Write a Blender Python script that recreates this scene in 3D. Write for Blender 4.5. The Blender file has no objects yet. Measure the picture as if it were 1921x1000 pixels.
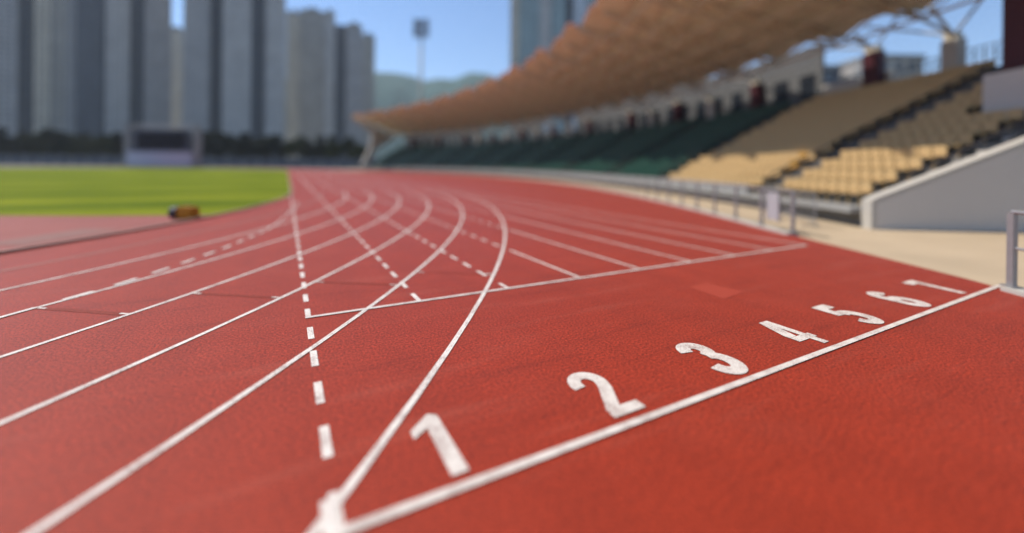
import bpy, bmesh, math, random
from mathutils import Vector, Matrix
R = math.radians
random.seed(7)
sc = bpy.context.scene
col = sc.collection

# ------------------------------------------------------------------ camera
F_PX, YAW, PITCH, ROLL = 788.80, 0.49216, -0.002314, 0.011082
CAM = Vector((-0.2218, 0.0, 1.6637))
CX, CY, PW, PH = 960.5, 312.85, 1921.0, 1000.0
r0 = Vector((math.cos(YAW), -math.sin(YAW), 0)); f0 = Vector((math.sin(YAW), math.cos(YAW), 0)); u0 = Vector((0, 0, 1))
fwd = f0*math.cos(PITCH) + u0*math.sin(PITCH)
up1 = u0*math.cos(PITCH) - f0*math.sin(PITCH)
right = r0*math.cos(ROLL) + up1*math.sin(ROLL)
upv = -r0*math.sin(ROLL) + up1*math.cos(ROLL)
cd = bpy.data.cameras.new('camera'); cam = bpy.data.objects.new('camera', cd); col.objects.link(cam)
m = Matrix((right, upv, -fwd)).transposed().to_4x4(); m.translation = CAM
cam.matrix_world = m
cd.sensor_width = 36.0; cd.sensor_fit = 'HORIZONTAL'
cd.lens = F_PX/PW*36.0
cd.shift_y = (CY - PH/2)/PW
cd.clip_start = 0.05; cd.clip_end = 9000
cd.dof.use_dof = True
cd.dof.focus_distance = 4.1
cd.dof.aperture_fstop = 0.138
sc.camera = cam

# ------------------------------------------------------------------ world, sun, exposure
SUN_AZ, SUN_EL = -42.0, 55.0          # azimuth clockwise from +Y
w = bpy.data.worlds.new('World'); sc.world = w; w.use_nodes = True
nt = w.node_tree
bg = nt.nodes['Background']
sky = nt.nodes.new('ShaderNodeTexSky'); sky.sky_type = 'NISHITA'; sky.sun_disc = False
sky.sun_elevation = R(SUN_EL); sky.sun_rotation = R(SUN_AZ % 360)
sky.air_density = 1.0; sky.dust_density = 0.0; sky.ozone_density = 6.0
nt.links.new(sky.outputs[0], bg.inputs[0]); bg.inputs[1].default_value = 0.145
sd = bpy.data.lights.new('sun', 'SUN'); sd.energy = 4.8; sd.angle = R(0.5); sd.color = (1.0, 0.94, 0.85)
sun = bpy.data.objects.new('sun', sd); col.objects.link(sun)
sv = Vector((math.sin(R(SUN_AZ))*math.cos(R(SUN_EL)), math.cos(R(SUN_AZ))*math.cos(R(SUN_EL)), math.sin(R(SUN_EL))))
sun.rotation_euler = sv.to_track_quat('Z', 'Y').to_euler(); sun.location = (0, 0, 60)
sc.view_settings.view_transform = 'Standard'; sc.view_settings.look = 'None'
sc.view_settings.exposure = 0.25; sc.view_settings.gamma = 1.0
sc.cycles.use_denoising = True; sc.cycles.denoiser = 'OPENIMAGEDENOISE'; sc.cycles.denoising_input_passes = 'RGB_ALBEDO'; sc.cycles.denoising_prefilter = 'ACCURATE'

# ------------------------------------------------------------------ helpers
def at(px, depth, z=0.0):
    'world point at a given distance along the view axis, for a column of the photograph'
    p = CAM + f0*depth + r0*((px-CX)/F_PX*depth)
    return Vector((p.x, p.y, z))

class MB:
    def __init__(s): s.v = []; s.f = []; s.mi = []
    def face(s, pts, mi=0):
        b = len(s.v); s.v += [tuple(p) for p in pts]; s.f.append(tuple(range(b, b+len(pts)))); s.mi.append(mi)
    def hexa(s, lo, hi, mi=0):
        'prism between two equally long loops (lo counter-clockwise from above)'
        n = len(lo); b = len(s.v); s.v += [tuple(p) for p in lo] + [tuple(p) for p in hi]
        s.f.append(tuple(b+n-1-i for i in range(n))); s.f.append(tuple(b+n+i for i in range(n))); s.mi += [mi, mi]
        for i in range(n):
            j = (i+1) % n; s.f.append((b+i, b+j, b+n+j, b+n+i)); s.mi.append(mi)
    def box(s, x0, y0, z0, x1, y1, z1, M=None, mi=0):
        lo = [Vector((x0, y0, z0)), Vector((x1, y0, z0)), Vector((x1, y1, z0)), Vector((x0, y1, z0))]
        hi = [Vector((p.x, p.y, z1)) for p in lo]
        if M is not None: lo = [M @ p for p in lo]; hi = [M @ p for p in hi]
        s.hexa(lo, hi, mi)
    def tube(s, a, b, ra, rb=None, n=8, mi=0):
        a = Vector(a); b = Vector(b); rb = ra if rb is None else rb
        d = (b-a).normalized(); q = d.to_track_quat('Z', 'Y')
        lo = [a + q @ Vector((ra*math.cos(2*math.pi*i/n), ra*math.sin(2*math.pi*i/n), 0)) for i in range(n)]
        hi = [b + q @ Vector((rb*math.cos(2*math.pi*i/n), rb*math.sin(2*math.pi*i/n), 0)) for i in range(n)]
        s.hexa(lo, hi, mi)
    def build(s, name, mats, parent=None, bevel=0, smooth=False):
        me = bpy.data.meshes.new(name); me.from_pydata(s.v, [], s.f)
        for mm in (mats if isinstance(mats, (list, tuple)) else [mats]): me.materials.append(mm)
        for p, i in zip(me.polygons, s.mi): p.material_index = i; p.use_smooth = smooth
        me.update()
        o = bpy.data.objects.new(name, me); col.objects.link(o)
        if parent: o.parent = parent
        if bevel:
            bm = bmesh.new(); bm.from_mesh(me); bmesh.ops.remove_doubles(bm, verts=bm.verts, dist=1e-5)
            bmesh.ops.bevel(bm, geom=bm.edges[:], offset=bevel, segments=2, affect='EDGES', clamp_overlap=True)
            bm.to_mesh(me); bm.free()
        return o

def tag(o, label=None, cat=None, group=None, kind=None):
    if label: o['label'] = label
    if cat: o['category'] = cat
    if group: o['group'] = group
    if kind: o['kind'] = kind
    return o
def empty(name, loc=(0, 0, 0), label=None, cat=None, group=None):
    o = bpy.data.objects.new(name, None); col.objects.link(o); o.location = loc
    o.empty_display_size = 0.3
    return tag(o, label, cat, group)

# ------------------------------------------------------------------ materials
def mat(name, color, rough=0.6, spec=0.4, var=0.12, scale=3.0, bump=0.0, bscale=40.0, metal=0.0):
    mm = bpy.data.materials.new(name); mm.use_nodes = True
    n = mm.node_tree.nodes; l = mm.node_tree.links; b = n['Principled BSDF']
    b.inputs['Roughness'].default_value = rough; b.inputs['Specular IOR Level'].default_value = spec
    b.inputs['Metallic'].default_value = metal
    tc = n.new('ShaderNodeTexCoord'); nz = n.new('ShaderNodeTexNoise')
    nz.inputs['Scale'].default_value = scale; nz.inputs['Detail'].default_value = 5
    l.new(tc.outputs['Object'], nz.inputs['Vector'])
    mx = n.new('ShaderNodeMix'); mx.data_type = 'RGBA'
    mx.inputs['A'].default_value = (*[c*(1-var) for c in color], 1); mx.inputs['B'].default_value = (*[min(1, c*(1+var)) for c in color], 1)
    l.new(nz.outputs['Fac'], mx.inputs['Factor']); l.new(mx.outputs['Result'], b.inputs['Base Color'])
    if bump:
        n2 = n.new('ShaderNodeTexNoise'); n2.inputs['Scale'].default_value = bscale; n2.inputs['Detail'].default_value = 3
        l.new(tc.outputs['Object'], n2.inputs['Vector'])
        bp = n.new('ShaderNodeBump'); bp.inputs['Strength'].default_value = bump; bp.inputs['Distance'].default_value = 0.02
        l.new(n2.outputs['Fac'], bp.inputs['Height']); l.new(bp.outputs['Normal'], b.inputs['Normal'])
    return mm

def ramp(n, a, ca, b, cb):
    r = n.new('ShaderNodeValToRGB'); e = r.color_ramp.elements
    e[0].position = a; e[0].color = (*ca, 1); e[1].position = b; e[1].color = (*cb, 1); return r

def track_mat():
    mm = bpy.data.materials.new('red_rubber'); mm.use_nodes = True
    n = mm.node_tree.nodes; l = mm.node_tree.links; b = n['Principled BSDF']
    tc = n.new('ShaderNodeTexCoord')
    def noise(scale, det=3, rough=.6):
        z = n.new('ShaderNodeTexNoise'); z.inputs['Scale'].default_value = scale; z.inputs['Detail'].default_value = det
        z.inputs['Roughness'].default_value = rough; l.new(tc.outputs['Object'], z.inputs['Vector']); return z
    g = noise(44, 4, .95); big = noise(.35, 5); mid = noise(2.2, 6, .65)
    # lane-parallel wear: noise stretched along the running direction
    mp = n.new('ShaderNodeMapping'); mp.inputs['Scale'].default_value = (2.4, .25, 1); l.new(tc.outputs['Object'], mp.inputs['Vector'])
    st = n.new('ShaderNodeTexNoise'); st.inputs['Scale'].default_value = 1.0; st.inputs['Detail'].default_value = 6; l.new(mp.outputs[0], st.inputs['Vector'])
    rg = ramp(n, .33, (.02, .0012, .0005), .68, (.515, .049, .0145)); l.new(g.outputs['Fac'], rg.inputs[0])
    def mul(a, fac_node, lo, hi, p0=.3, p1=.7):
        mr = n.new('ShaderNodeMapRange'); mr.inputs['From Min'].default_value = p0; mr.inputs['From Max'].default_value = p1
        mr.inputs['To Min'].default_value = lo; mr.inputs['To Max'].default_value = hi; l.new(fac_node.outputs['Fac'], mr.inputs['Value'])
        v = n.new('ShaderNodeVectorMath'); v.operation = 'SCALE'; l.new(a, v.inputs[0]); l.new(mr.outputs[0], v.inputs['Scale']); return v.outputs[0]
    c = mul(rg.outputs[0], big, .95, 1.05); c = mul(c, mid, .93, 1.06); c = mul(c, st, .93, 1.05)
    # dust: faded grey-pink film in broad patches
    dz = noise(.9, 7, .7); dm = n.new('ShaderNodeMapRange'); dm.inputs['From Min'].default_value = .5; dm.inputs['From Max'].default_value = .78
    dm.inputs['To Max'].default_value = .14; l.new(dz.outputs['Fac'], dm.inputs['Value'])
    mx = n.new('ShaderNodeMix'); mx.data_type = 'RGBA'; l.new(dm.outputs[0], mx.inputs['Factor']); l.new(c, mx.inputs['A']); mx.inputs['B'].default_value = (.30, .07, .045, 1)
    # faded scuff streaks across the lanes
    mp2 = n.new('ShaderNodeMapping'); mp2.inputs['Rotation'].default_value = (0, 0, R(28)); mp2.inputs['Scale'].default_value = (.45, 4.5, 1); l.new(tc.outputs['Object'], mp2.inputs['Vector'])
    s2 = n.new('ShaderNodeTexNoise'); s2.inputs['Scale'].default_value = .8; s2.inputs['Detail'].default_value = 7; s2.inputs['Roughness'].default_value = .65; l.new(mp2.outputs[0], s2.inputs['Vector'])
    sm = n.new('ShaderNodeMapRange'); sm.inputs['From Min'].default_value = .56; sm.inputs['From Max'].default_value = .74; sm.inputs['To Max'].default_value = .22; l.new(s2.outputs['Fac'], sm.inputs['Value'])
    mx2 = n.new('ShaderNodeMix'); mx2.data_type = 'RGBA'; l.new(sm.outputs[0], mx2.inputs['Factor']); l.new(mx.outputs['Result'], mx2.inputs['A']); mx2.inputs['B'].default_value = (.42, .11, .07, 1)
    sk = n.new('ShaderNodeMapRange'); sk.inputs['From Min'].default_value = .30; sk.inputs['From Max'].default_value = .42; sk.inputs['To Min'].default_value = .78; sk.inputs['To Max'].default_value = 1.0; l.new(s2.outputs['Fac'], sk.inputs['Value'])
    dk = n.new('ShaderNodeVectorMath'); dk.operation = 'SCALE'; l.new(mx2.outputs['Result'], dk.inputs[0]); l.new(sk.outputs[0], dk.inputs['Scale'])
    l.new(dk.outputs[0], b.inputs['Base Color'])
    b.inputs['Roughness'].default_value = .62; b.inputs['Specular IOR Level'].default_value = .22
    b.inputs['Sheen Weight'].default_value = .10; b.inputs['Sheen Roughness'].default_value = .35; b.inputs['Sheen Tint'].default_value = (1, .75, .7, 1)
    bp = n.new('ShaderNodeBump'); bp.inputs['Strength'].default_value = .4; bp.inputs['Distance'].default_value = .004
    l.new(g.outputs['Fac'], bp.inputs['Height']); l.new(bp.outputs['Normal'], b.inputs['Normal'])
    return mm

def paint_mat(name, wear=.35, base=(.70, .63, .55)):
    mm = bpy.data.materials.new(name); mm.use_nodes = True
    n = mm.node_tree.nodes; l = mm.node_tree.links; b = n['Principled BSDF']
    tc = n.new('ShaderNodeTexCoord')
    z = n.new('ShaderNodeTexNoise'); z.inputs['Scale'].default_value = 95; z.inputs['Detail'].default_value = 4; z.inputs['Roughness'].default_value = .7
    l.new(tc.outputs['Object'], z.inputs['Vector'])
    z2 = n.new('ShaderNodeTexNoise'); z2.inputs['Scale'].default_value = 6; z2.inputs['Detail'].default_value = 4; l.new(tc.outputs['Object'], z2.inputs['Vector'])
    ad = n.new('ShaderNodeMath'); ad.operation = 'MULTIPLY_ADD'; ad.inputs[1].default_value = .45; l.new(z2.outputs['Fac'], ad.inputs[0]); l.new(z.outputs['Fac'], ad.inputs[2])
    r = ramp(n, .58, (.26, .16, .13), .76, base); r.color_ramp.elements[0].position = .52+wear*.12; l.new(ad.outputs[0], r.inputs[0])
    l.new(r.outputs[0], b.inputs['Base Color']); b.inputs['Roughness'].default_value = .6
    bp = n.new('ShaderNodeBump'); bp.inputs['Strength'].default_value = .4; bp.inputs['Distance'].default_value = .004
    l.new(z.outputs['Fac'], bp.inputs['Height']); l.new(bp.outputs['Normal'], b.inputs['Normal'])
    return mm

def grass_mat():
    mm = bpy.data.materials.new('grass'); mm.use_nodes = True
    n = mm.node_tree.nodes; l = mm.node_tree.links; b = n['Principled BSDF']
    tc = n.new('ShaderNodeTexCoord')
    a = n.new('ShaderNodeTexNoise'); a.inputs['Scale'].default_value = .16; a.inputs['Detail'].default_value = 6; l.new(tc.outputs['Object'], a.inputs['Vector'])
    c = n.new('ShaderNodeTexNoise'); c.inputs['Scale'].default_value = 14; c.inputs['Detail'].default_value = 4; l.new(tc.outputs['Object'], c.inputs['Vector'])
    wv = n.new('ShaderNodeTexWave'); wv.inputs['Scale'].default_value = .045; wv.bands_direction = 'Y'; wv.inputs['Distortion'].default_value = 1.5; wv.inputs['Detail'].default_value = 2
    l.new(tc.outputs['Object'], wv.inputs['Vector'])
    r = ramp(n, .3, (.092, .128, .006), .7, (.19, .215, .014)); l.new(a.outputs['Fac'], r.inputs[0])
    r2 = ramp(n, .2, (.72, .8, .8), .8, (1.22, 1.14, 1.1)); l.new(wv.outputs['Fac'], r2.inputs[0])
    r3 = ramp(n, .25, (.7, .7, .7), .75, (1.25, 1.25, 1.25)); l.new(c.outputs['Fac'], r3.inputs[0])
    m1 = n.new('ShaderNodeVectorMath'); m1.operation = 'MULTIPLY'; l.new(r.outputs[0], m1.inputs[0]); l.new(r2.outputs[0], m1.inputs[1])
    m2 = n.new('ShaderNodeVectorMath'); m2.operation = 'MULTIPLY'; l.new(m1.outputs[0], m2.inputs[0]); l.new(r3.outputs[0], m2.inputs[1])
    l.new(m2.outputs[0], b.inputs['Base Color']); b.inputs['Roughness'].default_value = .9; b.inputs['Specular IOR Level'].default_value = .04
    bp = n.new('ShaderNodeBump'); bp.inputs['Strength'].default_value = .8; bp.inputs['Distance'].default_value = .05
    l.new(c.outputs['Fac'], bp.inputs['Height']); l.new(bp.outputs['Normal'], b.inputs['Normal'])
    return mm

def facade_mat(name, wall, glass=(.13, .14, .15), fl=2.9, bay=2.3):
    'storeys of windows as a pattern in the wall'
    mm = bpy.data.materials.new(name); mm.use_nodes = True
    n = mm.node_tree.nodes; l = mm.node_tree.links; b = n['Principled BSDF']
    tc = n.new('ShaderNodeTexCoord'); sp = n.new('ShaderNodeSeparateXYZ'); l.new(tc.outputs['Object'], sp.inputs[0])
    def M(op, a, v=None, c=None):
        k = n.new('ShaderNodeMath'); k.operation = op
        for i, x in enumerate((a, v, c)):
            if x is None: continue
            if isinstance(x, (int, float)): k.inputs[i].default_value = x
            else: l.new(x, k.inputs[i])
        return k.outputs[0]
    u = M('ADD', sp.outputs[0], sp.outputs[1]); u = M('FRACT', M('DIVIDE', u, bay)); v = M('FRACT', M('DIVIDE', sp.outputs[2], fl))
    wu = M('MULTIPLY', M('GREATER_THAN', u, .3), M('LESS_THAN', u, .85)); wv = M('MULTIPLY', M('GREATER_THAN', v, .32), M('LESS_THAN', v, .82))
    wm = M('MULTIPLY', wu, wv)
    nz = n.new('ShaderNodeTexNoise'); nz.inputs['Scale'].default_value = .12; nz.inputs['Detail'].default_value = 6; l.new(tc.outputs['Object'], nz.inputs['Vector'])
    r = ramp(n, .3, [c*.85 for c in wall], .7, [min(1, c*1.12) for c in wall]); l.new(nz.outputs['Fac'], r.inputs[0])
    mx = n.new('ShaderNodeMix'); mx.data_type = 'RGBA'; l.new(wm, mx.inputs['Factor']); l.new(r.outputs[0], mx.inputs['A']); mx.inputs['B'].default_value = (*glass, 1)
    l.new(mx.outputs['Result'], b.inputs['Base Color'])
    rr = M('MULTIPLY_ADD', wm, -.5, .7); l.new(rr, b.inputs['Roughness'])
    return mm

M_TRACK = track_mat(); M_GRASS = grass_mat()
M_PAINT = paint_mat('white_line_paint', .2); M_PAINT2 = paint_mat('white_number_paint', .3, (.66, .59, .51)); M_PAINT3 = paint_mat('faded_line_paint', .95, (.36, .17, .13))
M_PATCH = mat('patched_rubber', (.32, .037, .0155), .65, .4, .12, 60, .4, 90)
M_SEAM = mat('worn_dark_rubber', (.20, .027, .013), .7, .2, .6, 22)
M_DZONE = mat('faded_rubber', (.24, .06, .045), .75, .3, .25, .5, .2, 60)
M_MAT = mat('grey_runup_mat', (.235, .115, .095), .8, .2, .2, 1)
M_GROUND = mat('ground', (.16, .16, .14), .9, .2, .25, .05)
M_CONC = mat('beige_concrete', (.42, .325, .215), .85, .2, .28, .45, .15, 30)
M_GREYC = mat('grey_concrete', (.26, .255, .24), .85, .25, .14, .6, .15, 25)
M_LIGHTC = mat('light_concrete', (.42, .39, .34), .8, .3, .1, .8)
M_KERB = mat('grey_kerb', (.28, .155, .12), .7, .3, .15, 4)
M_ENDW = mat('smooth_grey_render', (.54, .505, .455), .8, .25, .08, .3)
M_STEEL = mat('galvanised_steel', (.30, .29, .285), .5, .5, .15, 8, metal=.5)
M_TERR = mat('terrace_concrete', (.17, .16, .145), .85, .2, .2, .7)
M_AISLE = mat('dark_stair_concrete', (.11, .10, .095), .85, .25, .15, .8)
M_DARK = mat('dark_metal', (.035, .032, .035), .5, .5, .2, 5)
M_MAROON = mat('maroon_paint', (.055, .008, .012), .5, .4, .2, 1)
M_ROOF = mat('tan_roof_panel', (.82, .78, .61), .7, .15, .2, .35)
M_ROOFTOP = mat('red_brown_roofing', (.34, .14, .10), .6, .3, .15, .3)
M_TRUSS = mat('tan_steel_tube', (.58, .52, .39), .5, .4, .12, 1)
M_YEL = mat('yellow_plastic', (.48, .33, .155), .45, .45, .10, 4)
M_ORA = mat('orange_plastic', (.46, .26, .06), .45, .45, .10, 4)
M_GRN = mat('green_plastic', (.014, .056, .038), .45, .45, .15, 3)
M_BACK = mat('grey_painted_wall', (.12, .12, .115), .7, .3, .12, .5)
M_GLASS = mat('dark_window', (.02, .024, .03), .15, .5, .2, 2)
M_WHITE = mat('white_board', (.36, .35, .36), .5, .4, .05, 2)
M_SCREEN = mat('dark_led_screen', (.012, .011, .018), .8, .1, .2, 1)
M_SCW = mat('scoreboard_white', (.42, .43, .50), .6, .3, .08, .3)
M_PWALL = mat('blue_grey_wall', (.085, .092, .115), .8, .2, .2, .3)
M_BARK = mat('bark', (.09, .065, .045), .9, .2, .3, 4)
M_LEAF = [mat('leaf_dark', (.013, .022, .010), .7, .1, .5, 1.5), mat('leaf_olive', (.035, .045, .014), .7, .1, .5, 1.5), mat('leaf_deep', (.009, .016, .009), .7, .1, .5, 1.5)]
M_HILL = mat('wooded_hill', (.05, .10, .085), .9, .1, .5, .02)
M_DRUM = mat('orange_canvas', (.44, .20, .015), .7, .3, .2, 8)
M_ENDCAP = mat('charcoal_plastic', (.05, .045, .05), .6, .4, .2, 8)

# ------------------------------------------------------------------ the ground and the track
CS = Vector((-83.7, 65.88))           # centre of the stand's arc
def P(r, ph, z=0.0): return Vector((CS.x + r*math.cos(R(ph)), CS.y + r*math.sin(R(ph)), z))
CB = Vector((-31.189, 27.364))        # centre of the near bend
def Bp(r, ph, z=0.0): return Vector((CB.x + r*math.cos(R(ph)), CB.y + r*math.sin(R(ph)), z))
RK = 31.25                            # inner kerb radius
LW = 1.22
def Rk(k): return 31.54 + LW*k
YT2 = 111.4                           # far bend centre

def sheet(name, pts, z, m_, parent=None):
    b = MB(); b.face([(p[0], p[1], z) for p in pts]); o = b.build(name, m_, parent)
    bm = bmesh.new(); bm.from_mesh(o.data); bmesh.ops.triangulate(bm, faces=bm.faces[:])
    for f_ in bm.faces:
        if f_.normal.z < 0: f_.normal_flip()
    bm.to_mesh(o.data); bm.free(); return o

g = sheet('ground', [(3500*math.cos(R(a)), 3500*math.sin(R(a))) for a in range(0, 360, 6)], -0.03, M_GROUND); tag(g, kind='structure')
RE = lambda ph: 112.0 + .4*max(0, min(1, (-32.0-ph)/2.5))     # outer edge of the track
arc = lambda r, a, b, n: [P(r, a+(b-a)*i/n) for i in range(n+1)]
cs = arc(111.0, -48, 34, 60) + arc(140.0, 34, -48, 60)
g = sheet('concourse', cs, -0.012, M_CONC); tag(g, kind='structure')
far = [(CB.x + 44*math.cos(R(a)), YT2 + 44*math.sin(R(a))) for a in range(0, 181, 6)]
tr = [P(RE(-48+68*i/80), -48+68*i/80) for i in range(81)] + far + [(CB.x-44, -18), (-14, -18)]
track = sheet('running_track', tr, 0.0, M_TRACK); tag(track, kind='structure')
# infield: faded D area near the bend, grass beyond it
def inner(a0, a1, cy, n, r=RK-.06): return [(CB.x + r*math.cos(R(a0+(a1-a0)*i/n)), cy + r*math.sin(R(a0+(a1-a0)*i/n))) for i in range(n+1)]
dz = inner(-180, 0, CB.y, 60)
g = sheet('infield_area', dz, 0.004, M_DZONE); tag(g, kind='structure')
a_g = -21.2
gp = inner(a_g, 0, CB.y, 12) + inner(0, 180, YT2, 40) + [(CB.x-RK+.06, 29.5), (-20, 23.0), (-9, 18.9), (-5.7, 17.3)]
g = sheet('infield_grass', gp, 0.012, M_GRASS); tag(g, kind='structure')
g = sheet('runup_mat', [(-5.6, 12.1), (-4.75, 11.75), (-3.75, 13.6), (-4.6, 14.0)], 0.010, M_MAT); tag(g, kind='structure')

def ribbon(pts, wd, z, mi, b):
    n = len(pts); L = []
    for i in range(n):
        a = pts[max(i-1, 0)]; c = pts[min(i+1, n-1)]
        if 0 < i < n-1:
            d1 = (pts[i]-a).normalized(); d2 = (c-pts[i]).normalized(); t = (d1+d2).normalized(); k = 1/max(.45, t.dot(d1))
        else: t = (c-a).normalized(); k = 1
        nn = Vector((-t.y, t.x)); L.append((pts[i]+nn*wd/2*k, pts[i]-nn*wd/2*k))
    for i in range(n-1):
        q = [L[i][1], L[i+1][1], L[i+1][0], L[i][0]]
        b.face([(p.x, p.y, z) for p in q], mi)
V2 = lambda x, y: Vector((x, y))
S1, S2, YEND = 2.02, 5.02, 111.0
# inner kerb: a low concrete edge round the infield
b = MB()
kp = [Vector(q) for q in inner(-180, 0, CB.y, 90, RK)] + [Vector(q) for q in inner(0, 180, YT2, 60, RK)]
for i in range(len(kp)-1):
    a, c = kp[i], kp[i+1]; t = (c-a).normalized(); nn = Vector((-t.y, t.x))*.06
    lo = [a-nn, c-nn, c+nn, a+nn]; b.hexa([(p.x, p.y, .0) for p in lo], [(p.x, p.y, .055) for p in lo])
kerb = b.build('track_kerb', M_KERB); tag(kerb, kind='structure')

def arcX(k, X):      # Y where bend line k crosses the straight X
    d = Rk(k)**2 - (X-CB.x)**2
    return CB.y - math.sqrt(d) if d > 0 else CB.y
# straight lane lines: unbroken outside the outermost bend line, dashed inside it
for k in range(9):
    X = LW*k; b = MB(); ya = arcX(7, X); y = S1+.33 if k == 0 else S2+.03
    if k == 0: y0s = [S1 - .05 + .607*i for i in range(400)]
    else:
        if ya > S2+.4: ribbon([V2(X, S2+.03), V2(X, ya-.25)], .05, .004, 0, b); st = ya+.2
        elif k == 2: st = S2+.03
        else: st = S2+.03
        y0s = [st + .607*i for i in range(400)]
    if k < 7:
        for y0 in y0s:
            if y0 < CB.y+2: ribbon([V2(X, y0), V2(X, y0+.32)], .055, .004, 0, b)
        ribbon([V2(X, CB.y+2.3), V2(X, YEND)], .05, .004, 0, b)
    else: ribbon([V2(X, ya), V2(X, YEND)], .05, .004, 0, b)
    o = b.build('lane_line', M_PAINT, track)
# bend lines
for k in range(1, 8):
    b = MB(); n = 140; a0 = -150
    ribbon([V2(*Bp(Rk(k), a0+(0-a0)*i/n).xy) for i in range(n+1)], .05, .007, 0, b)
    b.build('bend_line', M_PAINT3 if k == 1 else M_PAINT, track)
b = MB(); ribbon([V2(-.03, S1), V2(8.92, S1)], .055, .010, 0, b); b.build('start_line', M_PAINT2, track)
b = MB(); ribbon([V2(-.03, S2), V2(9.78, S2)], .052, .010, 0, b); b.build('start_line', M_PAINT, track)
b = MB(); ribbon([V2(-.03, S1-.06), V2(-.03, S1+.22)], .07, .0125, 0, b)
b.build('start_mark', M_PAINT, track)
# the dashed curve that leaves the third bend line towards the kerb
KN = [(-46, 35.4), (-36.6, 35.22), (-34.26, 35.12), (-32.35, 34.92), (-30.5, 34.70), (-28.77, 34.45), (-27.15, 34.24), (-25.6, 34.0), (-22.8, 33.5), (-18.9, 32.9), (-12, 32.1)]
def kr(a):
    for (a0, q0), (a1, q1) in zip(KN, KN[1:]):
        if a0 <= a <= a1: return q0+(q1-q0)*(a-a0)/(a1-a0)
b = MB(); a = -45.5
while a < -13:
    ribbon([V2(*Bp(kr(a), a).xy), V2(*Bp(kr(a+.55), a+.55).xy)], .06, .0095, 0, b); a += 1.0
b.build('merging_line', M_PAINT, track)
# stagger marks: a worn dark radial strip between two small white ticks
for kk, a in ((6, -32.6), (5, -33.65), (4, -34.75), (3, -35.95)):
    b = MB(); t0, t1 = Rk(kk)+.03, Rk(kk+1)-.03
    pts = [V2(*Bp(t0+(t1-t0)*i/8, a+random.uniform(-.012, .012)).xy) for i in range(9)]
    ribbon(pts, .035 if kk > 5 else .075, .003, 0, b); b.build('worn_strip', M_SEAM, track)
    b = MB()
    for q0 in (t0, t1-.10): ribbon([V2(*Bp(q0, a).xy), V2(*Bp(q0+.10, a).xy)], .03, .006, 0, b)
    b.build('stagger_mark', M_PAINT, track)
b = MB(); b.face([(4.68, 3.42, .003), (5.22, 3.50, .003), (5.13, 4.02, .003), (4.72, 3.97, .003)]); o = b.build('repair_patch', M_PATCH, track)

# painted lane numbers
def arcpts(cx, cy, rx, ry, a0, a1, n=18): return [V2(cx+rx*math.cos(R(a0+(a1-a0)*i/n)), cy+ry*math.sin(R(a0+(a1-a0)*i/n))) for i in range(n+1)]
W = .103
def digit(d):
    if d == 1: return [], [[(-.005, 0), (.095, 0), (.095, .565), (.05, .60), (.035, .60), (-.105, .47), (-.105, .385), (-.005, .455)]]
    if d == 2: return [arcpts(0, .435, .103, .122, 195, -25) + [V2(.075, .33), V2(-.075, .06)]], [[(-.125, .0), (.155, 0), (.155, .098), (-.015, .098), (-.085, .092), (-.125, .052)]]
    if d == 3: return [arcpts(0, .445, .098, .111, 175, -90), arcpts(-.0, .19, .108, .146, 90, -175)], []
    if d == 4: return [], [[(.025, 0), (.113, 0), (.113, .60), (.025, .60)], [(-.155, .125), (.022, .125), (.022, .215), (-.155, .215)], [(.115, .125), (.155, .125), (.155, .215), (.115, .215)],
                          [(-.155, .218), (-.04, .218), (.022, .40), (.022, .60), (-.03, .60), (-.155, .27)]]
    if d == 5: return [[V2(.125, .556), V2(-.085, .556), V2(-.100, .315)], arcpts(0, .198, .108, .154, 128, -165)], []
    if d == 6: return [arcpts(0, .19, .106, .146, 0, 360, 30), [V2(-.106, .19)] + arcpts(.0, .40, .106, .155, 180, 25, 14)], []
    if d == 7: return [[V2(-.145, .556), V2(.105, .556), V2(.04, .33), V2(-.03, 0)]], []
    return [arcpts(0, .445, .092, .111, 0, 360, 28), arcpts(0, .18, .106, .136, 0, 360, 28)], []
XN = {1: .575, 2: 1.83, 3: 3.06, 4: 4.29, 5: 5.47, 6: 6.72, 7: 7.92, 8: 9.12}
for d in range(1, 8):
    st_, pl = digit(d); b = MB()
    for i, s_ in enumerate(st_): ribbon([p+V2(XN[d], 2.115) for p in s_], W if d < 3 else .128, .006+.0015*i, 0, b)
    for q in pl: b.face([(x+XN[d], y+2.115, .0065 if d == 4 else .0078) for x, y in q])
    o = b.build('lane_number', M_PAINT2, track); o['label'] = 'white painted lane number %d' % d

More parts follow.
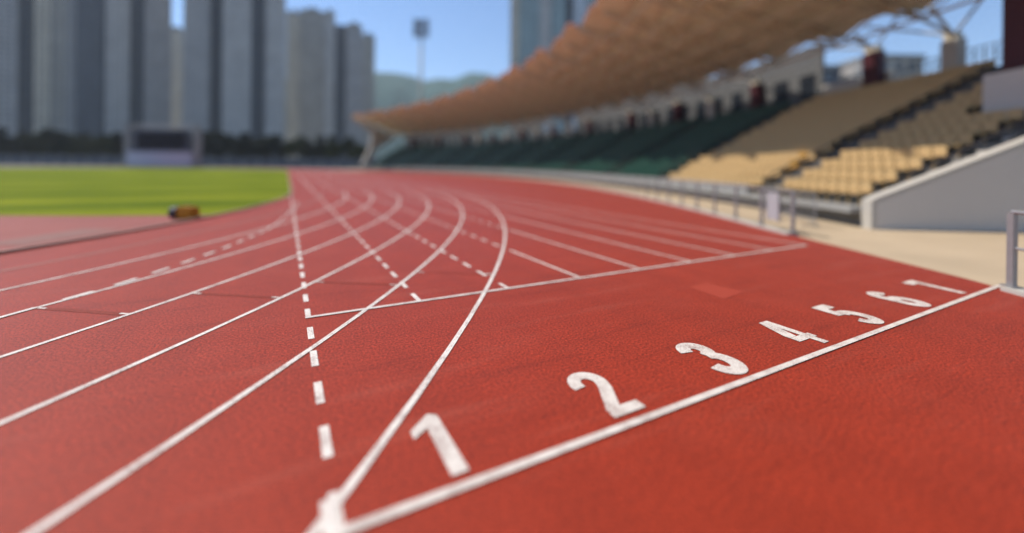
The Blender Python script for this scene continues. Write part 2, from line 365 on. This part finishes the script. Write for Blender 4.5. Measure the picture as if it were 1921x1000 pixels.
# ------------------------------------------------------------------ the fence along the outer edge of the track
def fence(name, phs, label, gate=False):
    root = empty(name, P(RE(phs[0]), phs[0]), label, 'fence')
    off = -Vector(root.location)
    bp = MB(); rl = [MB() for _ in range(2)]
    for i, ph in enumerate(phs):
        b = MB(); c = P(RE(ph), ph); rad = Vector((math.cos(R(ph)), math.sin(R(ph)), 0)); tg = Vector((-rad.y, rad.x, 0))
        M_ = Matrix((rad, tg, Vector((0, 0, 1)))).transposed().to_4x4(); M_.translation = c+off
        wd = .05
        b.box(-.03, -wd, .055, .03, wd, 1.08, M_); b.box(-.07, -.10, .055, .07, .10, .075, M_)
        b.build('post', M_STEEL, root, bevel=.006)
        if i < len(phs)-1:
            for j, z in enumerate((1.10, .60)):
                rl[j].tube(P(RE(ph), ph, z)+off, P(RE(phs[i+1]), phs[i+1], z)+off, .03 if j == 0 else .02, n=8)
            q = [P(RE(ph)-.14, ph), P(RE(ph)+.14, ph), P(RE(phs[i+1])+.14, phs[i+1]), P(RE(phs[i+1])-.14, phs[i+1])]
            bp.hexa([v+off+Vector((0, 0, -.01)) for v in q], [v+off+Vector((0, 0, .055)) for v in q])
    for z in rl: z.build('rail', M_STEEL, root)
    bp.build('kerb', M_LIGHTC, root); return root
PH1 = [-32.35+.02] + [-31.62+.78*i for i in range(62)]
fe = fence('track_fence', PH1, 'long grey metal fence of slim posts on a pale kerb before the grandstand')
PH2 = [-34.72, -35.6, -36.5, -37.4, -38.3]
fe2 = fence('track_fence', PH2, 'grey metal fence end post at the right edge beside the start line')
def board(loc_r, ph, z0, z1, wd, name, label, cat):
    rad = Vector((math.cos(R(ph)), math.sin(R(ph)), 0)); tg = Vector((-rad.y, rad.x, 0))
    root = empty(name, P(loc_r, ph), label, cat)
    M_ = Matrix((rad, tg, Vector((0, 0, 1)))).transposed().to_4x4()
    b = MB(); b.box(-.012, -wd/2, z0, .012, wd/2, z1, M_); b.build('panel', M_WHITE, root, bevel=.004)
    for s in (-1, 1):
        b = MB(); b.box(-.02, s*(wd/2+.015)-.0145, z0-.03, .02, s*(wd/2+.015)+.0145, z1+.02, M_); b.build('frame_bar', M_STEEL, root)
    return root
board(111.93, -31.98, .30, 1.02, .55, 'notice_board', 'small white notice board on the grey fence where the gap begins', 'notice board')
board(112.47, -35.15, .25, .95, .55, 'notice_board', 'white notice board at the right picture edge behind the end post', 'notice board')
# low crowd barrier before the stand
def barrier(ph, r):
    root = empty('crowd_barrier', P(r, ph), 'low grey tubular crowd barrier on the beige concrete before the yellow seats', 'barrier')
    tg = Vector((-math.sin(R(ph)), math.cos(R(ph)), 0)); rad = Vector((tg.y, -tg.x, 0))
    b = MB(); b.tube(tg*-1.0+Vector((0, 0, .02)), tg*-1.0+Vector((0, 0, .95)), .02); b.tube(tg*1.0+Vector((0, 0, .02)), tg*1.0+Vector((0, 0, .95)), .02)
    b.tube(tg*-1.0+Vector((0, 0, .95)), tg*1.0+Vector((0, 0, .95)), .02); b.tube(tg*-1.0+Vector((0, 0, .2)), tg*1.0+Vector((0, 0, .2)), .02); b.build('frame', M_STEEL, root)
    b = MB()
    for i in range(1, 12): q = tg*(-1+2*i/12); b.tube(q+Vector((0, 0, .2)), q+Vector((0, 0, .95)), .008, n=6)
    b.build('bars', M_STEEL, root)
    for s in (-1, 1):
        b = MB(); b.tube(tg*s*.8-rad*.25+Vector((0, 0, .02)), tg*s*.8+rad*.25+Vector((0, 0, .02)), .018); b.tube(tg*s*.8+Vector((0, 0, .02)), tg*s*.8+Vector((0, 0, .2)), .015); b.build('foot', M_STEEL, root)
barrier(-31.0, 113.6)

# ------------------------------------------------------------------ the grandstand
PA, PB = -31.4, 28.0
stand = empty('grandstand', (0, 0, 0), 'long curved grandstand with yellow and green seats under a tan cantilever roof', 'grandstand')
NROW, TD, RS0, Z0, RISE = 15, .80, 116.2, .45, .42
def sweep(profile, pa, pb, step, b, mi=0, closed=True):
    n = max(1, round((pb-pa)/step))
    for i in range(n):
        a, c = pa+(pb-pa)*i/n, pa+(pb-pa)*(i+1)/n; m_ = len(profile)
        for j in range(m_ if closed else m_-1):
            p, q = profile[j], profile[(j+1) % m_]
            b.face([P(p[0], a, p[1]), P(p[0], c, p[1]), P(q[0], c, q[1]), P(q[0], a, q[1])], mi)
    if closed:
        b.face([P(p[0], pa, p[1]) for p in profile], mi); b.face([P(p[0], pb, p[1]) for p in reversed(profile)], mi)
prof = [(115.2, -.02), (115.2, Z0), (RS0, Z0)]
for i in range(NROW):
    r_, z_ = RS0+TD*i, Z0+RISE*i
    if i: prof.append((r_, z_))
    prof.append((r_+TD, z_))
prof += [(RS0+TD*NROW+1.6, Z0+RISE*(NROW-1)), (RS0+TD*NROW+1.6, -.02)]
b = MB(); sweep(prof, PA, PB, .75, b); b.build('terrace', M_TERR, stand)
b = MB(); sweep([(114.75, .40), (114.75, .56), (115.45, .56), (115.45, .40+.052), (115.197, .452), (115.197, .40)], PA+.02, PB-.02, .75, b); b.build('ledge', M_GREYC, stand)
b = MB(); sweep([(115.0, .562), (115.0, .95), (115.1, .95), (115.1, .562)], -28.3, PB-.02, .75, b); b.build('front_parapet', M_GREYC, stand)
# end wall with a pale coping
def plate(poly, ph, th, b, mi=0):
    tg = Vector((-math.sin(R(ph)), math.cos(R(ph)), 0))
    b.hexa([P(r_, ph, z_)-tg*th for r_, z_ in poly], [P(r_, ph, z_) for r_, z_ in poly], mi)
b = MB(); plate([(115.15, -.02), (131.5, -.02), (131.5, 7.6), (115.15, .74)], PA-.03, .30, b); b.build('end_wall', M_ENDW, stand)
b = MB(); plate([(115.11, .742), (131.5, 7.602), (131.5, 7.72), (115.11, .86)], PA-.01, .36, b)
b.build('coping', M_LIGHTC, stand)
b = MB(); plate([(115.02, -.02), (115.148, -.02), (115.148, .855), (115.02, .80)], PA-.005, .37, b); b.build('end_pier', M_LIGHTC, stand)
# seats
AISLES = [(-31.35, -30.6), (-28.1, -27.45), (-22.1, -21.6)] + [(a-.25, a+.25) for a in (-16.5, -10.5, -4.5, 1.5, 7.5, 13.5, 19.5, 25)]
def seat_geo(b, M_, mi=0):
    b.box(-.20, -.245, .40, .21, .245, .44, M_, mi); b.box(.17, -.245, .44, .215, .245, .80, M_, mi)
    b.box(-.21, -.20, .35, -.17, .20, .40, M_, mi); b.box(-.04, -.05, .0, .04, .05, .40, M_, mi)
def seat_frame(r_, ph, z_):
    rad = Vector((math.cos(R(ph)), math.sin(R(ph)), 0)); tg = Vector((-rad.y, rad.x, 0))
    M_ = Matrix((rad, tg, Vector((0, 0, 1)))).transposed().to_4x4(); M_.translation = P(r_, ph, z_); return M_
spots = []
for i in range(NROW):
    r_ = RS0+TD*i+.48; z_ = Z0+RISE*i; dph = math.degrees(.52/r_); ph = PA+.6
    while ph < PB-.3:
        ph += dph
        if any(a-.12 < ph < c+.12 for a, c in AISLES): continue
        if ph < -29.3 and r_ > 122.2: continue
        green = ph > -21.85
        ora = (not green) and ((ph < -30.55 and i < 6) or (-27.5 < ph < -27.0 and i < 4)) and random.random() < .4
        spots.append(((P(r_, ph, z_)-CAM).length, r_, ph, z_, M_GRN if green else (M_ORA if ora else M_YEL)))
spots.sort(key=lambda s: s[0])
protos = {}
for d_, r_, ph, z_, mm in spots[:100]:
    if mm not in protos:
        b = MB(); seat_geo(b, None); o = b.build('seat', mm, stand, bevel=.018); protos[mm] = o
    else:
        o = protos[mm].copy(); col.objects.link(o); o.parent = stand
    o.matrix_local = seat_frame(r_, ph, z_)
b = MB(); ml = [M_YEL, M_ORA, M_GRN]
for d_, r_, ph, z_, mm in spots[100:]: seat_geo(b, seat_frame(r_, ph, z_), ml.index(mm))
o = b.build('seat', ml, stand); o['kind'] = 'stuff'
# stairs in the aisles, with a centre handrail
for (a, c) in AISLES:
    b = MB(); h = MB(); mid = (a+c)/2
    for i in range(NROW-1):
        r_ = RS0+TD*i+TD-.38; z_ = Z0+RISE*i
        b.hexa([P(r_, a, z_+.002), P(r_+.378, a, z_+.002), P(r_+.378, c, z_+.002), P(r_, c, z_+.002)], [P(r_, a, z_+.19), P(r_+.378, a, z_+.19), P(r_+.378, c, z_+.19), P(r_, c, z_+.19)])
    b.build('stair', M_LIGHTC if mid < -30 else M_AISLE, stand)
    if -31 < mid:
        side = a+.08
        for i in range(0, NROW, 2):
            h.tube(P(RS0+TD*i+.2, side, Z0+RISE*i), P(RS0+TD*i+.2, side, Z0+RISE*i+.95), .03)
        for dz_ in (.95, .55): h.tube(P(RS0+.2, side, Z0+dz_), P(RS0+TD*(NROW-1)+.2, side, Z0+RISE*(NROW-1)+dz_), .035)
        h.build('handrail', M_DARK, stand)
ZT = Z0+RISE*(NROW-1); RT = RS0+TD*NROW         # top walkway
# back wall, bays between columns
def rb(ph): return 10.45+.25*math.cos(R(ph*3))
def rf(ph): return 13.75+1.0*math.cos(R((ph-5)*3.2))
b = MB(); win = []
def bay(pa, pb, z1, r_=RT+1.2, wall=M_BACK, windows=True, nm='back_wall'):
    b = MB(); sweep([(r_, ZT), (r_, z1), (r_+.2, z1), (r_+.2, ZT)], pa, pb, .8, b); wl = b.build(nm, wall, stand)
    if windows:
        n = max(1, int((pb-pa)/1.2)); s_ = (pb-pa)/n
        for i in range(n):
            q0, q1 = pa+s_*(i+.2), pa+s_*(i+.75); zz0, zz1 = ZT+.9, min(z1-.4, ZT+2.9)
            w_ = MB(); w_.hexa([P(r_-.03, q0, zz0), P(r_+.05, q0, zz0), P(r_+.05, q1, zz0), P(r_-.03, q1, zz0)], [P(r_-.03, q0, zz1), P(r_+.05, q0, zz1), P(r_+.05, q1, zz1), P(r_-.03, q1, zz1)])
            w_.build('window', M_GLASS, wl)
for k in range(10):
    pa = -22.0+5*k; pb = pa+4.98
    hgt = rb(pa+2.5)+.9
    bay(pa, min(pb, PB-.3), hgt if k not in (4, 6) else ZT+2.0)
bay(-24.4, -22.02, ZT+1.75, wall=M_LIGHTC, windows=False)
bay(-30.5, -24.42, ZT+.7, windows=False)
# pale end block below the large pillar
b = MB(); sweep([(122.6, 3.4), (122.6, 5.3), (RT+1.15, 5.3), (RT+1.15, 3.4)], PA+.02, -29.42, .6, b); b.build('end_block', M_ENDW, stand)
# columns and the struts that carry the roof
def column(ph, wd, z0, z1, m_, r_=RT+.9, cap=True):
    M_ = seat_frame(r_, ph, 0); b = MB(); b.box(-.28, -wd/2, z0, .28, wd/2, z1, M_); pil = b.build('pillar', m_, stand, bevel=.03)
    if cap:
        b = MB(); b.box(-.25, -wd/2+.15, z1+.002, .25, wd/2-.15, z1+.35, M_); b.build('pillar_cap', M_TRUSS, pil)
        h = MB(); t = (rb(ph))
        h.tube(P(r_, ph, z1+.25), P(RT-.6, ph, t+.15), .10); h.tube(P(r_, ph, z1+.25), P(RT-4.0, ph, t+.15+.7), .09)
        for s in (-1, 1): h.tube(P(r_, ph, z1+.25), P(RT-1.0, ph+s*1.6, t+.2), .07)
        h.build('roof_strut', M_LIGHTC, pil)
column(-30.02, 2.7, 5.302, 12.0, M_MAROON, r_=123.6, cap=False)
for ph in (-24.0, -19.0, -13.5, -9.0, -4.0, 1, 6, 11, 16, 21, 26): column(ph, 1.15, ZT, ZT+3.15, M_MAROON)
for ph in (-26.2, -16.2, -11.2, -1.5, 3.5, 8.5, 13.5): column(ph, .9, ZT, ZT+2.5, M_LIGHTC, r_=RT+.75)
h = MB()
for i in range(15):
    q = -27.5+.21*i; h.tube(P(RT+1.3, q, ZT+1.1), P(RT+1.3, q, ZT+1.9), .035, n=6)
for dz_ in (1.5, 1.9): h.tube(P(RT+1.3, -27.5, ZT+dz_), P(RT+1.3, -24.5, ZT+dz_), .04)
h.build('back_railing', M_DARK, stand)
# roof: folded panels with radial trusses beneath
RF, RB = 112.2, 127.4
NP = 26; RA, RZ = -36.0, 28.2
for i in range(NP):
    a = RA+(RZ-RA)*i/NP; c = RA+(RZ-RA)*(i+1)/NP; mid = (a+c)/2; b = MB()
    NS = 6
    def zz(ph, t, up): return rf(ph)+(rb(ph)-rf(ph))*t + up + .35*math.sin(math.pi*t)
    rfr = RF - .5*(i % 2)
    for s in range(NS):
        t0, t1 = s/NS, (s+1)/NS; q0, q1 = rfr+(RB-rfr)*t0, rfr+(RB-rfr)*t1
        for (e0, e1, u0_, u1_) in ((a+.01, mid, 0, .9), (mid, c-.01, .9, 0)):
            lo = [P(q0, e0, zz(e0, t0, u0_)), P(q1, e0, zz(e0, t1, u0_)), P(q1, e1, zz(e1, t1, u1_)), P(q0, e1, zz(e1, t0, u1_))]
            b.face(lo[::-1], 0); b.face([v+Vector((0, 0, .16)) for v in lo], 1)
            if s == 0: b.face([lo[0], lo[3], lo[3]+Vector((0, 0, .16)), lo[0]+Vector((0, 0, .16))], 1)
            if s == NS-1: b.face([lo[1], lo[1]+Vector((0, 0, .16)), lo[2]+Vector((0, 0, .16)), lo[2]], 1)
    pn = b.build('roof_panel', [M_ROOF, M_ROOFTOP], stand)
    h = MB(); nd = 7
    for s in range(nd):
        t0, t1 = s/nd, (s+1)/nd; q0, q1 = rfr+.3+(RB-rfr-.3)*t0, rfr+.3+(RB-rfr-.3)*t1
        dep = lambda t: .25+.95*math.sin(math.pi*min(1, t*.9+.05))
        A0 = P(q0, a, zz(a, t0, -.06)); A1 = P(q1, a, zz(a, t1, -.06)); B0 = P(q0, a, zz(a, t0, -dep(t0))); B1 = P(q1, a, zz(a, t1, -dep(t1)))
        h.tube(A0, A1, .08, n=6); h.tube(B0, B1, .12, n=6); h.tube(A0, B1, .075, n=5); h.tube(B0, A0, .06, n=5)
        h.tube(B1, P(q1, c, zz(c, t1, -dep(t1))), .085, n=6); h.tube(B1, P(q1, mid, zz(mid, t1, .84)), .06, n=5); h.tube(P(q1, mid, zz(mid, t1, .84)), P(q1, c, zz(c, t1, -dep(t1))), .06, n=5)
    h.build('roof_truss', M_TRUSS, pn)
# raking end frame at the far end of the roof
b = MB(); plate([(112.6, rf(27)-.4), (126.5, rb(27)-.3), (126.5, rb(27)-1.0), (119.5, 5.5), (117.0, 1.2), (115.4, 1.2), (118.0, 6.2), (119.0, 10.6)], 28.6, .7, b)
b.build('end_frame', M_LIGHTC, stand)

# ------------------------------------------------------------------ things beyond the track
# equipment bag on the kerb
eq = empty('equipment_bag', (-2.86, 15.35, .0), 'small orange box-shaped bag with a dark grey end beside the inner kerb and grass', 'bag')
ax = r0; M_ = Matrix((r0, f0, u0)).transposed().to_4x4()
b = MB(); b.box(-.12, -.17, .02, .38, .17, .37, M_); b.build('body', M_DRUM, eq, bevel=.05)
b = MB(); b.tube(M_ @ Vector((-.34, 0, .19)), M_ @ Vector((-.122, 0, .19)), .17, .19, n=20); b.build('end_cap', M_ENDCAP, eq, bevel=.015)
b = MB()
for k in range(8):
    a0, a1 = math.pi*k/8, math.pi*(k+1)/8
    b.tube(M_ @ Vector((.13+.10*math.cos(a0), 0, .365+.05*math.sin(a0))), M_ @ Vector((.13+.10*math.cos(a1), 0, .365+.05*math.sin(a1))), .012, n=6)
b.build('handle', M_ENDCAP, eq)

# scoreboard
D = 124.0; mpp = D/F_PX
sb = empty('scoreboard', at(302, D), 'wide dark scoreboard screen on a pale base between two posts beyond the grass', 'scoreboard')
M_ = Matrix((r0, f0, u0)).transposed().to_4x4()
def sbox(nm, x0, x1, z0, z1, y0, y1, m_): b = MB(); b.box(x0, y0, z0, x1, y1, z1, M_); return b.build(nm, m_, sb)
sbox('base', -9.6, 9.4, 0, 4.6, -.6, 1.4, M_SCW)
sbox('plinth', -9.9, 9.7, 0, .5, -.9, 1.7, M_GREYC)
cab = sbox('cabinet', -8.2, 8.0, 4.602, 11.2, -.2, 1.2, M_PWALL)
sc_ = sbox('screen', -7.0, 7.4, 5.4, 10.4, -.28, -.202, M_SCREEN); sc_.parent = cab
for x0 in (-10.9, 9.6): sbox('post', x0, x0+1.5, 0, 12.6, -.2, 1.2, M_GREYC)
b = MB()
for z in (11.4, 12.4): b.tube(M_ @ Vector((-9.4, .5, z)), M_ @ Vector((9.6, .5, z)), .12)
for i in range(14): b.tube(M_ @ Vector((-9.4+19*i/14, .5, 11.4+(i % 2))), M_ @ Vector((-9.4+19*(i+1)/14, .5, 12.4-(i % 2))), .08)
b.build('top_truss', M_STEEL, sb)

# perimeter wall behind the far bend
D = 160.0
pw = empty('perimeter_wall', at(250, D), 'long low blue grey wall behind the grass at the foot of the trees', 'wall')
b = MB(); L0, L1 = (-420-250)*D/F_PX, (720-250)*D/F_PX
b.box(L0, 0, 0, L1, .3, 3.4, M_); b.build('wall_panel', M_PWALL, pw)
b = MB(); b.box(L0, -.08, 3.402, L1, .38, 3.6, M_); b.build('coping', M_GREYC, pw)
for i in range(40):
    x = L0+(L1-L0)*i/39; b = MB(); b.box(x-.2, -.15, 0, x+.2, -.003, 3.39, M_); b.build('pier', M_GREYC, pw)

# trees
def crown_mesh(seed, hh, rw, n):
    rnd = random.Random(seed); b = MB(); blobs = []
    for _ in range(11):
        a = rnd.uniform(0, 6.28); t = rnd.uniform(.32, .95); q = rw*(1-abs(t-.55)*1.1)*rnd.uniform(.2, .75)
        blobs.append((Vector((q*math.cos(a), q*math.sin(a), hh*t)), rnd.uniform(.3, .5)*rw))
    for _ in range(n):
        c, rr = rnd.choice(blobs)
        d = Vector((rnd.gauss(0, 1), rnd.gauss(0, 1), rnd.gauss(0, .8))).normalized()*rr*rnd.uniform(.55, 1.0)
        p = c+d; s = rnd.uniform(.16, .36); q = Vector((rnd.gauss(0, 1), rnd.gauss(0, 1), rnd.gauss(0, 1))).normalized().to_track_quat('Z', 'Y')
        b.face([p+q @ Vector((-s, -s*.5, 0)), p+q @ Vector((0, -s*.7, 0)), p+q @ Vector((s, 0, 0)), p+q @ Vector((0, s*.7, 0)), p+q @ Vector((-s, s*.5, 0))])
    return b, blobs
def tree_proto(seed, hh, rw, n, m_):
    b, blobs = crown_mesh(seed, hh, rw, n); t = MB(); z = hh*.42
    pts = [Vector((0, 0, 0)), Vector((.12, .05, z*.5)), Vector((.02, .1, z)), Vector((.05, 0, hh*.75))]; rr = [.32, .25, .19, .07]
    for i in range(3): t.tube(pts[i], pts[i+1], rr[i], rr[i+1])
    for c, q in blobs[:7]: t.tube(pts[2]*.6+pts[1]*.4, c, .10, .03, n=6)
    root = empty('broadleaf_tree'); cr = b.build('crown', m_, root); tk = t.build('trunk', M_BARK, root); return root
TP = [tree_proto(11, 11.0, 4.6, 3000, M_LEAF[0]), tree_proto(23, 10.0, 5.0, 3000, M_LEAF[1]), tree_proto(37, 12.0, 5.2, 3200, M_LEAF[2]), tree_proto(51, 9.0, 4.4, 2600, M_LEAF[1])]
used = set()
def tree(i, px, depth, sc_, label):
    src = TP[i]
    if i not in used: used.add(i); o = src
    else:
        o = src.copy(); col.objects.link(o)
        for ch in [c for c in src.children if c.name.split('.')[0] in ('crown', 'trunk')]:
            k = ch.copy(); col.objects.link(k); k.parent = o
    o.location = at(px, depth); o.scale = (sc_, sc_, sc_); o.rotation_euler.z = random.uniform(0, 6.28)
    tag(o, label, 'tree', 'trees between the field and the towers')
ROWT = [(1, -30, 170, 1.25, 'olive green tree at the left picture edge behind the wall'),
 (2, 15, 166, 1.15, 'dark tree second from the left picture edge, before the first tower'),
 (1, 62, 172, 1.3, 'broad olive tree third from the left picture edge'),
 (0, 105, 167, 1.2, 'dark tree fourth from the left picture edge, halfway to the scoreboard'),
 (1, 150, 170, 1.2, 'olive tree fifth from the left, two trees before the scoreboard'),
 (3, 192, 168, 1.25, 'low olive tree sixth from the left, just left of the scoreboard post'),
 (2, 228, 174, 1.1, 'dark tree right behind the left post of the scoreboard'),
 (0, 275, 172, 1.05, 'dark tree behind the left half of the scoreboard screen'),
 (2, 325, 173, 1.05, 'dark tree behind the right half of the scoreboard screen'),
 (2, 375, 168, 1.15, 'tall dark tree just right of the right scoreboard post'),
 (0, 418, 170, 1.2, 'dark tree second to the right of the scoreboard'),
 (2, 462, 167, 1.1, 'dark tree third to the right of the scoreboard'),
 (0, 505, 171, 1.1, 'dark tree fourth to the right of the scoreboard'),
 (3, 548, 168, 1.2, 'low olive tree below the beige strip of the shorter tower'),
 (2, 590, 172, 1.05, 'dark tree below the middle of the shorter tower'),
 (1, 630, 165, 1.0, 'olive tree just left of the far end of the grandstand'),
 (3, 672, 160, 1.0, 'low olive tree touching the far end of the grandstand')]
for t in ROWT: tree(*t)
ORD = 'first second third fourth fifth sixth seventh eighth ninth tenth eleventh twelfth thirteenth fourteenth fifteenth sixteenth'.split()
BACK = [(0, -5), (2, 40), (0, 85), (2, 128), (2, 172), (0, 212), (2, 250), (2, 300), (0, 350), (2, 397), (2, 440), (0, 484), (2, 527), (0, 570), (2, 612), (0, 652)]
for n_, (i, px) in enumerate(BACK): tree(i, px, 184, 1.12, 'dark back row tree behind the wall, %s from the left picture edge' % ORD[n_])

# residential towers
FAC = {}
def fac(key):
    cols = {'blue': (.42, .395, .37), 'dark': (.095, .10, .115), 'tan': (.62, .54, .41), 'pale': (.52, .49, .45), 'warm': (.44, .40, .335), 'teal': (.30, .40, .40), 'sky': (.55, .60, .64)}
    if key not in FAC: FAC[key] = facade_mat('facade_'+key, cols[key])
    return FAC[key]
def tower(pxc, depth, wings, label, thick=22):
    root = empty('apartment_tower', at(pxc, depth), label, 'tower', 'residential towers behind the stadium')
    ang = math.atan((pxc-CX)/F_PX); dist = depth/math.cos(ang)
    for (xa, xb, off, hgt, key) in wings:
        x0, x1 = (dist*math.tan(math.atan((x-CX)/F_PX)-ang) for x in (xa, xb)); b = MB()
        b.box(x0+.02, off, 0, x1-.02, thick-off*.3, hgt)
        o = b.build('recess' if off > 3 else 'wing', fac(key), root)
        if off < 3:
            c = MB(); c.box(x0-.15, off-.25, hgt+.002, x1+.15, thick-off*.3+.2, hgt+1.3); c.build('roof_parapet', M_GREYC, o)
            c = MB(); w_ = (x1-x0)
            c.box(x0+w_*.3, off+5, hgt+1.302, x0+w_*.75, off+11, hgt+5.2); c.build('roof_house', M_GREYC, o)
    root.rotation_euler.z = -YAW-ang
    return root
def zt(py, depth, px): return 1.66 + (CY + (px-CX)*ROLL - py)/F_PX*depth
H1 = 128
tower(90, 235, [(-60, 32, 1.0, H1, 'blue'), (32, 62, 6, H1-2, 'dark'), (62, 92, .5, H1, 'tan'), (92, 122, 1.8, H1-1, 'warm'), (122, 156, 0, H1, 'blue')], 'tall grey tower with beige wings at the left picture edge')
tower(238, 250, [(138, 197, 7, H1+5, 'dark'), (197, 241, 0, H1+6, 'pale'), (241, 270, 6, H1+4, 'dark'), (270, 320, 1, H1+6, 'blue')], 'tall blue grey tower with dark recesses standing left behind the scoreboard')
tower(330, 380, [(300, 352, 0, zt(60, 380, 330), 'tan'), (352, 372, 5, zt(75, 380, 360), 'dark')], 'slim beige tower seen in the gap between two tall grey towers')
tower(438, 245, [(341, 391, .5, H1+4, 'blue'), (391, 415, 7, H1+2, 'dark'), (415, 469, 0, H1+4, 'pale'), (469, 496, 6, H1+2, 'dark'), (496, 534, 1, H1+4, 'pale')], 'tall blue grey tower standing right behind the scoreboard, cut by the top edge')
tower(618, 345, [(534, 558, 1, zt(36, 345, 546), 'tan'), (558, 606, 2.4, zt(27, 345, 580), 'warm'), (606, 626, 0, zt(27, 345, 615), 'pale'), (626, 648, 6, zt(42, 345, 636), 'dark'), (648, 678, 1, zt(45, 345, 660), 'blue'), (678, 702, 2, zt(62, 345, 690), 'warm')], 'shorter grey tower with stepped top and beige left strip, wholly below the sky')
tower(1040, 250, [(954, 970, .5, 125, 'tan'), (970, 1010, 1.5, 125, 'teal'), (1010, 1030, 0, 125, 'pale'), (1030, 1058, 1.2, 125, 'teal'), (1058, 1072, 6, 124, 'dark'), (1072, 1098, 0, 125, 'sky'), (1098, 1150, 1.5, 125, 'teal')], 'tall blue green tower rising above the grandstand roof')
def low_building(pxa, pxb, depth, top, key, label):
    pc = (pxa+pxb)/2; root = empty('low_building', at(pc, depth), label, 'building'); q = depth/F_PX; b = MB(); h_ = zt(top, depth, pc)
    b.box((pxa-pc)*q, 0, 0, (pxb-pc)*q, 14, h_); b.build('wall', fac(key), root)
    c = MB(); c.box((pxa-pc)*q-.2, -.2, h_+.002, (pxb-pc)*q+.2, 14.2, h_+.7); c.build('roof', M_GREYC, root); root.rotation_euler.z = -YAW
low_building(1452, 1490, 62, 140, 'tan', 'beige building seen under the roof left of the dark maroon pillar')
low_building(1492, 1575, 66, 132, 'dark', 'dark grey building seen under the roof between beige building and maroon pillar')
low_building(1612, 1655, 64, 118, 'blue', 'blue grey building seen right of the maroon pillar behind the stand')
low_building(1658, 1730, 70, 112, 'warm', 'warm grey building behind the stand left of the open blue sky')

# floodlight mast
D = 150.0; hm = zt(72, D, 788)
fm = empty('floodlight_mast', at(788, D), 'tall pale floodlight mast with a dark lamp head against the blue sky', 'floodlight')
b = MB(); b.tube((0, 0, 0), (0, 0, hm), .65, .42, n=14); b.build('pole', M_LIGHTC, fm, smooth=True)
b = MB(); b.box(-2.7, -.25, hm-.1, 2.7, .25, hm+.15, M_); 
for i in range(5): b.box(-2.9, -.12, hm+.4+1.25*i, 2.9, .12, hm+.55+1.25*i, M_)
for x in (-2.0, 2.0): b.box(x-.12, .13, hm+.16, x+.12, .35, hm+6.2, M_)
rack = b.build('lamp_rack', M_STEEL, fm)
for i in range(5):
    for j in range(5):
        x = -2.3+1.15*j; z = hm+.95+1.25*i; b = MB(); c = M_ @ Vector((x, -.15, z)); e = M_ @ Vector((x, -.75, z-.2))
        b.tube(c, e, .32, .52, n=12); b.build('lamp', M_DARK, rack)

# hills far behind
def hill(pts, depth, label):
    b = MB(); n = len(pts); rnd = random.Random(depth); NX, NY = 90, 12; G = []
    for i in range(NX+1):
        px = pts[0][0]+(pts[-1][0]-pts[0][0])*i/NX
        for (xa, ya), (xb, yb) in zip(pts, pts[1:]):
            if xa <= px <= xb: py = ya+(yb-ya)*(px-xa)/(xb-xa)
        top = max(2, zt(py, depth, px)); rowp = []
        for j in range(NY+1):
            t = j/NY; s = math.sin(math.pi*t)
            q = at(px, depth, 0) + f0*((t-.5)*depth*.5)
            zq = top*s**.8*(1+.05*math.sin(i*.7+j)+rnd.uniform(-.035, .035)) if 0 < j < NY else -2
            rowp.append(Vector((q.x, q.y, zq)))
        G.append(rowp)
    for i in range(NX):
        for j in range(NY): b.face([G[i][j], G[i+1][j], G[i+1][j+1], G[i][j+1]])
    o = b.build('hills', M_HILL, smooth=True); tag(o, kind='structure'); return o
hill([(-300, 250), (200, 200), (640, 150), (720, 134), (760, 142), (800, 160), (850, 158), (900, 148), (960, 140), (1150, 120), (1500, 190), (2300, 250)], 1500, '')

# haze: the humid air that pales the far hill and towers
hz = bpy.data.materials.new('haze'); hz.use_nodes = True; n = hz.node_tree.nodes; n.remove(n['Principled BSDF'])
pv = n.new('ShaderNodeVolumePrincipled'); pv.inputs['Color'].default_value = (.86, .93, 1, 1); pv.inputs['Density'].default_value = .00016; pv.inputs['Anisotropy'].default_value = .2
hz.node_tree.links.new(pv.outputs[0], n['Material Output'].inputs['Volume'])
b = MB(); b.box(-3700, -3700, -1.2, 3700, 3700, 420); o = b.build('haze', hz); tag(o, kind='stuff')
